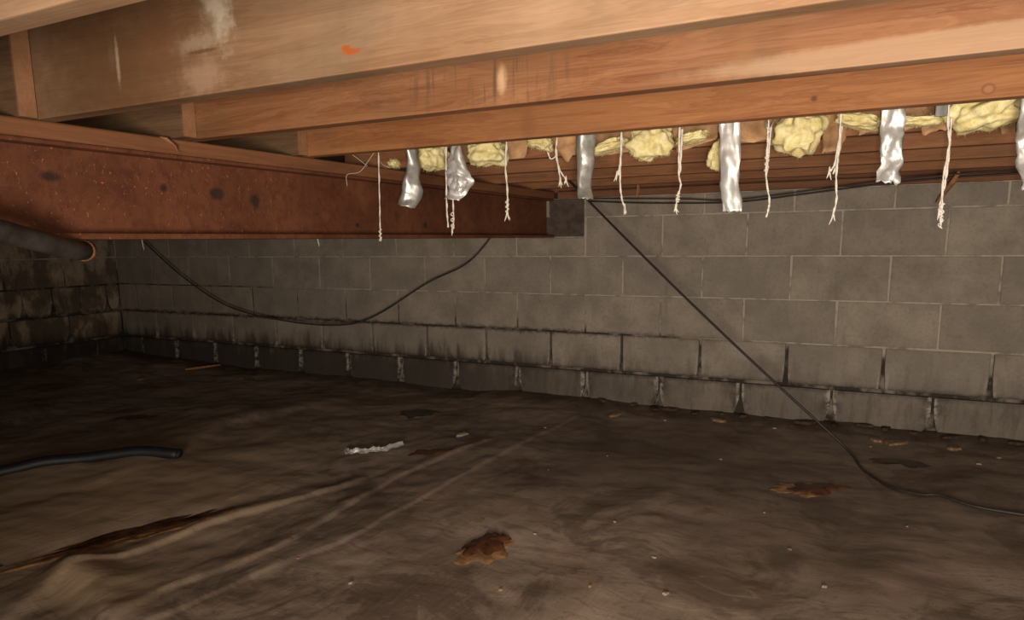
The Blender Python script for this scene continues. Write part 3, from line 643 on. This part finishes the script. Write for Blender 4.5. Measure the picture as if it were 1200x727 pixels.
# flat crumbs along the wall foot and scattered bits
def flake(c, r, seed, name, label, cat, mat, grp=None, h=.008, asp=.5):
    n = 11; rot = seed*1.3; v = []
    for lv, (sc, z) in enumerate(((1, 0), (.85, h), (.4, h*1.25))):
        for k in range(n):
            a = 2*math.pi*k/n; q = r*sc*(1+.55*fbm(math.cos(a)*1.5+seed, math.sin(a)*1.5, seed, 3)); x, y = q*math.cos(a), q*asp*math.sin(a)
            v.append((x*math.cos(rot)-y*math.sin(rot), x*math.sin(rot)+y*math.cos(rot), z+(.3*h*fbm(x*40, y*40, seed+lv, 2) if lv else -.002)))
    f = [(l*n+k, l*n+(k+1) % n, (l+1)*n+(k+1) % n, (l+1)*n+k) for l in range(2) for k in range(n)]+[tuple(range(2*n, 3*n))]
    return tag(obj(name, pymesh(name, v, f), mat, None, (c[0], c[1], gh(*c)+.001)), label, cat, grp)
flake((4.11, -.235), .050, 1, 'bark_flake', 'tan flake at the wall foot below the slanting cable start', 'debris', MLEAF)
flake((4.60, -.145), .045, 2, 'bark_flake', 'tan flake at the wall foot just left of the slanting cable', 'debris', MLEAF)
flake((5.345, -.225), .060, 3, 'bark_flake', 'largest tan flake at the wall foot on the right', 'debris', MLEAF, asp=.6)
flake((5.27, -.215), .045, 4, 'bark_flake', 'curled tan flake touching the largest flake by the wall', 'debris', MLEAF, asp=.4)
flake((5.555, -.225), .026, 5, 'bark_flake', 'small isolated tan flake near the right frame edge by the wall', 'debris', MLEAF)
flake((3.61, -.88), .038, 6, 'paper_scrap', 'pale grey scrap on the floor behind the foil scrap', 'scrap', MLINT)
flake((.95, -.55), .05, 9, 'bark_flake', 'reddish flake at the foot of the dark left wall', 'debris', MLEAF)
splinter((1.0, -.25, gh(1.0, -.25)+.012), (1.13, -.06, gh(1.13, -.06)+.02), .010, 'thin reddish stick lying by the far dark wall')
lb = 'tiny pale crumb scattered on the muddy floor sheet'
for k, (x, y, r) in enumerate(((4.42, -2.06, .008), (4.55, -1.55, .009), (4.36, -1.72, .007), (4.62, -1.95, .008), (4.72, -1.72, .007), (4.80, -1.90, .012), (5.05, -1.5, .008), (5.15, -1.7, .01), (4.95, -1.25, .007),
                             (3.83, -2.15, .007), (4.06, -2.2, .009), (4.72, -.75, .008), (5.35, -1.2, .007),
                             (4.3, -.9, .007), (3.9, -.62, .009), (4.15, -1.15, .006), (5.62, -.42, .012), (5.70, -.30, .014), (5.25, -.32, .01), (4.86, -.2, .012), (4.36, -.22, .012))):
    flake((x, y), r*.75, k+20, 'pale_crumb', lb, 'crumb', MLINT if k % 3 else MLEAF, 'crumbs scattered on the floor', r*.3, .7)
lb = 'dark soil clod lying along the foot of the block wall'
for k in range(18):
    x = 4.0+k*.12+random.uniform(-.03, .03)
    flake((x, -.035+random.uniform(-.02, .012)), random.uniform(.02, .05), k+60, 'soil_clod', lb, 'soil', MSOIL, 'soil clods along the wall foot', random.uniform(.005, .011), .5)
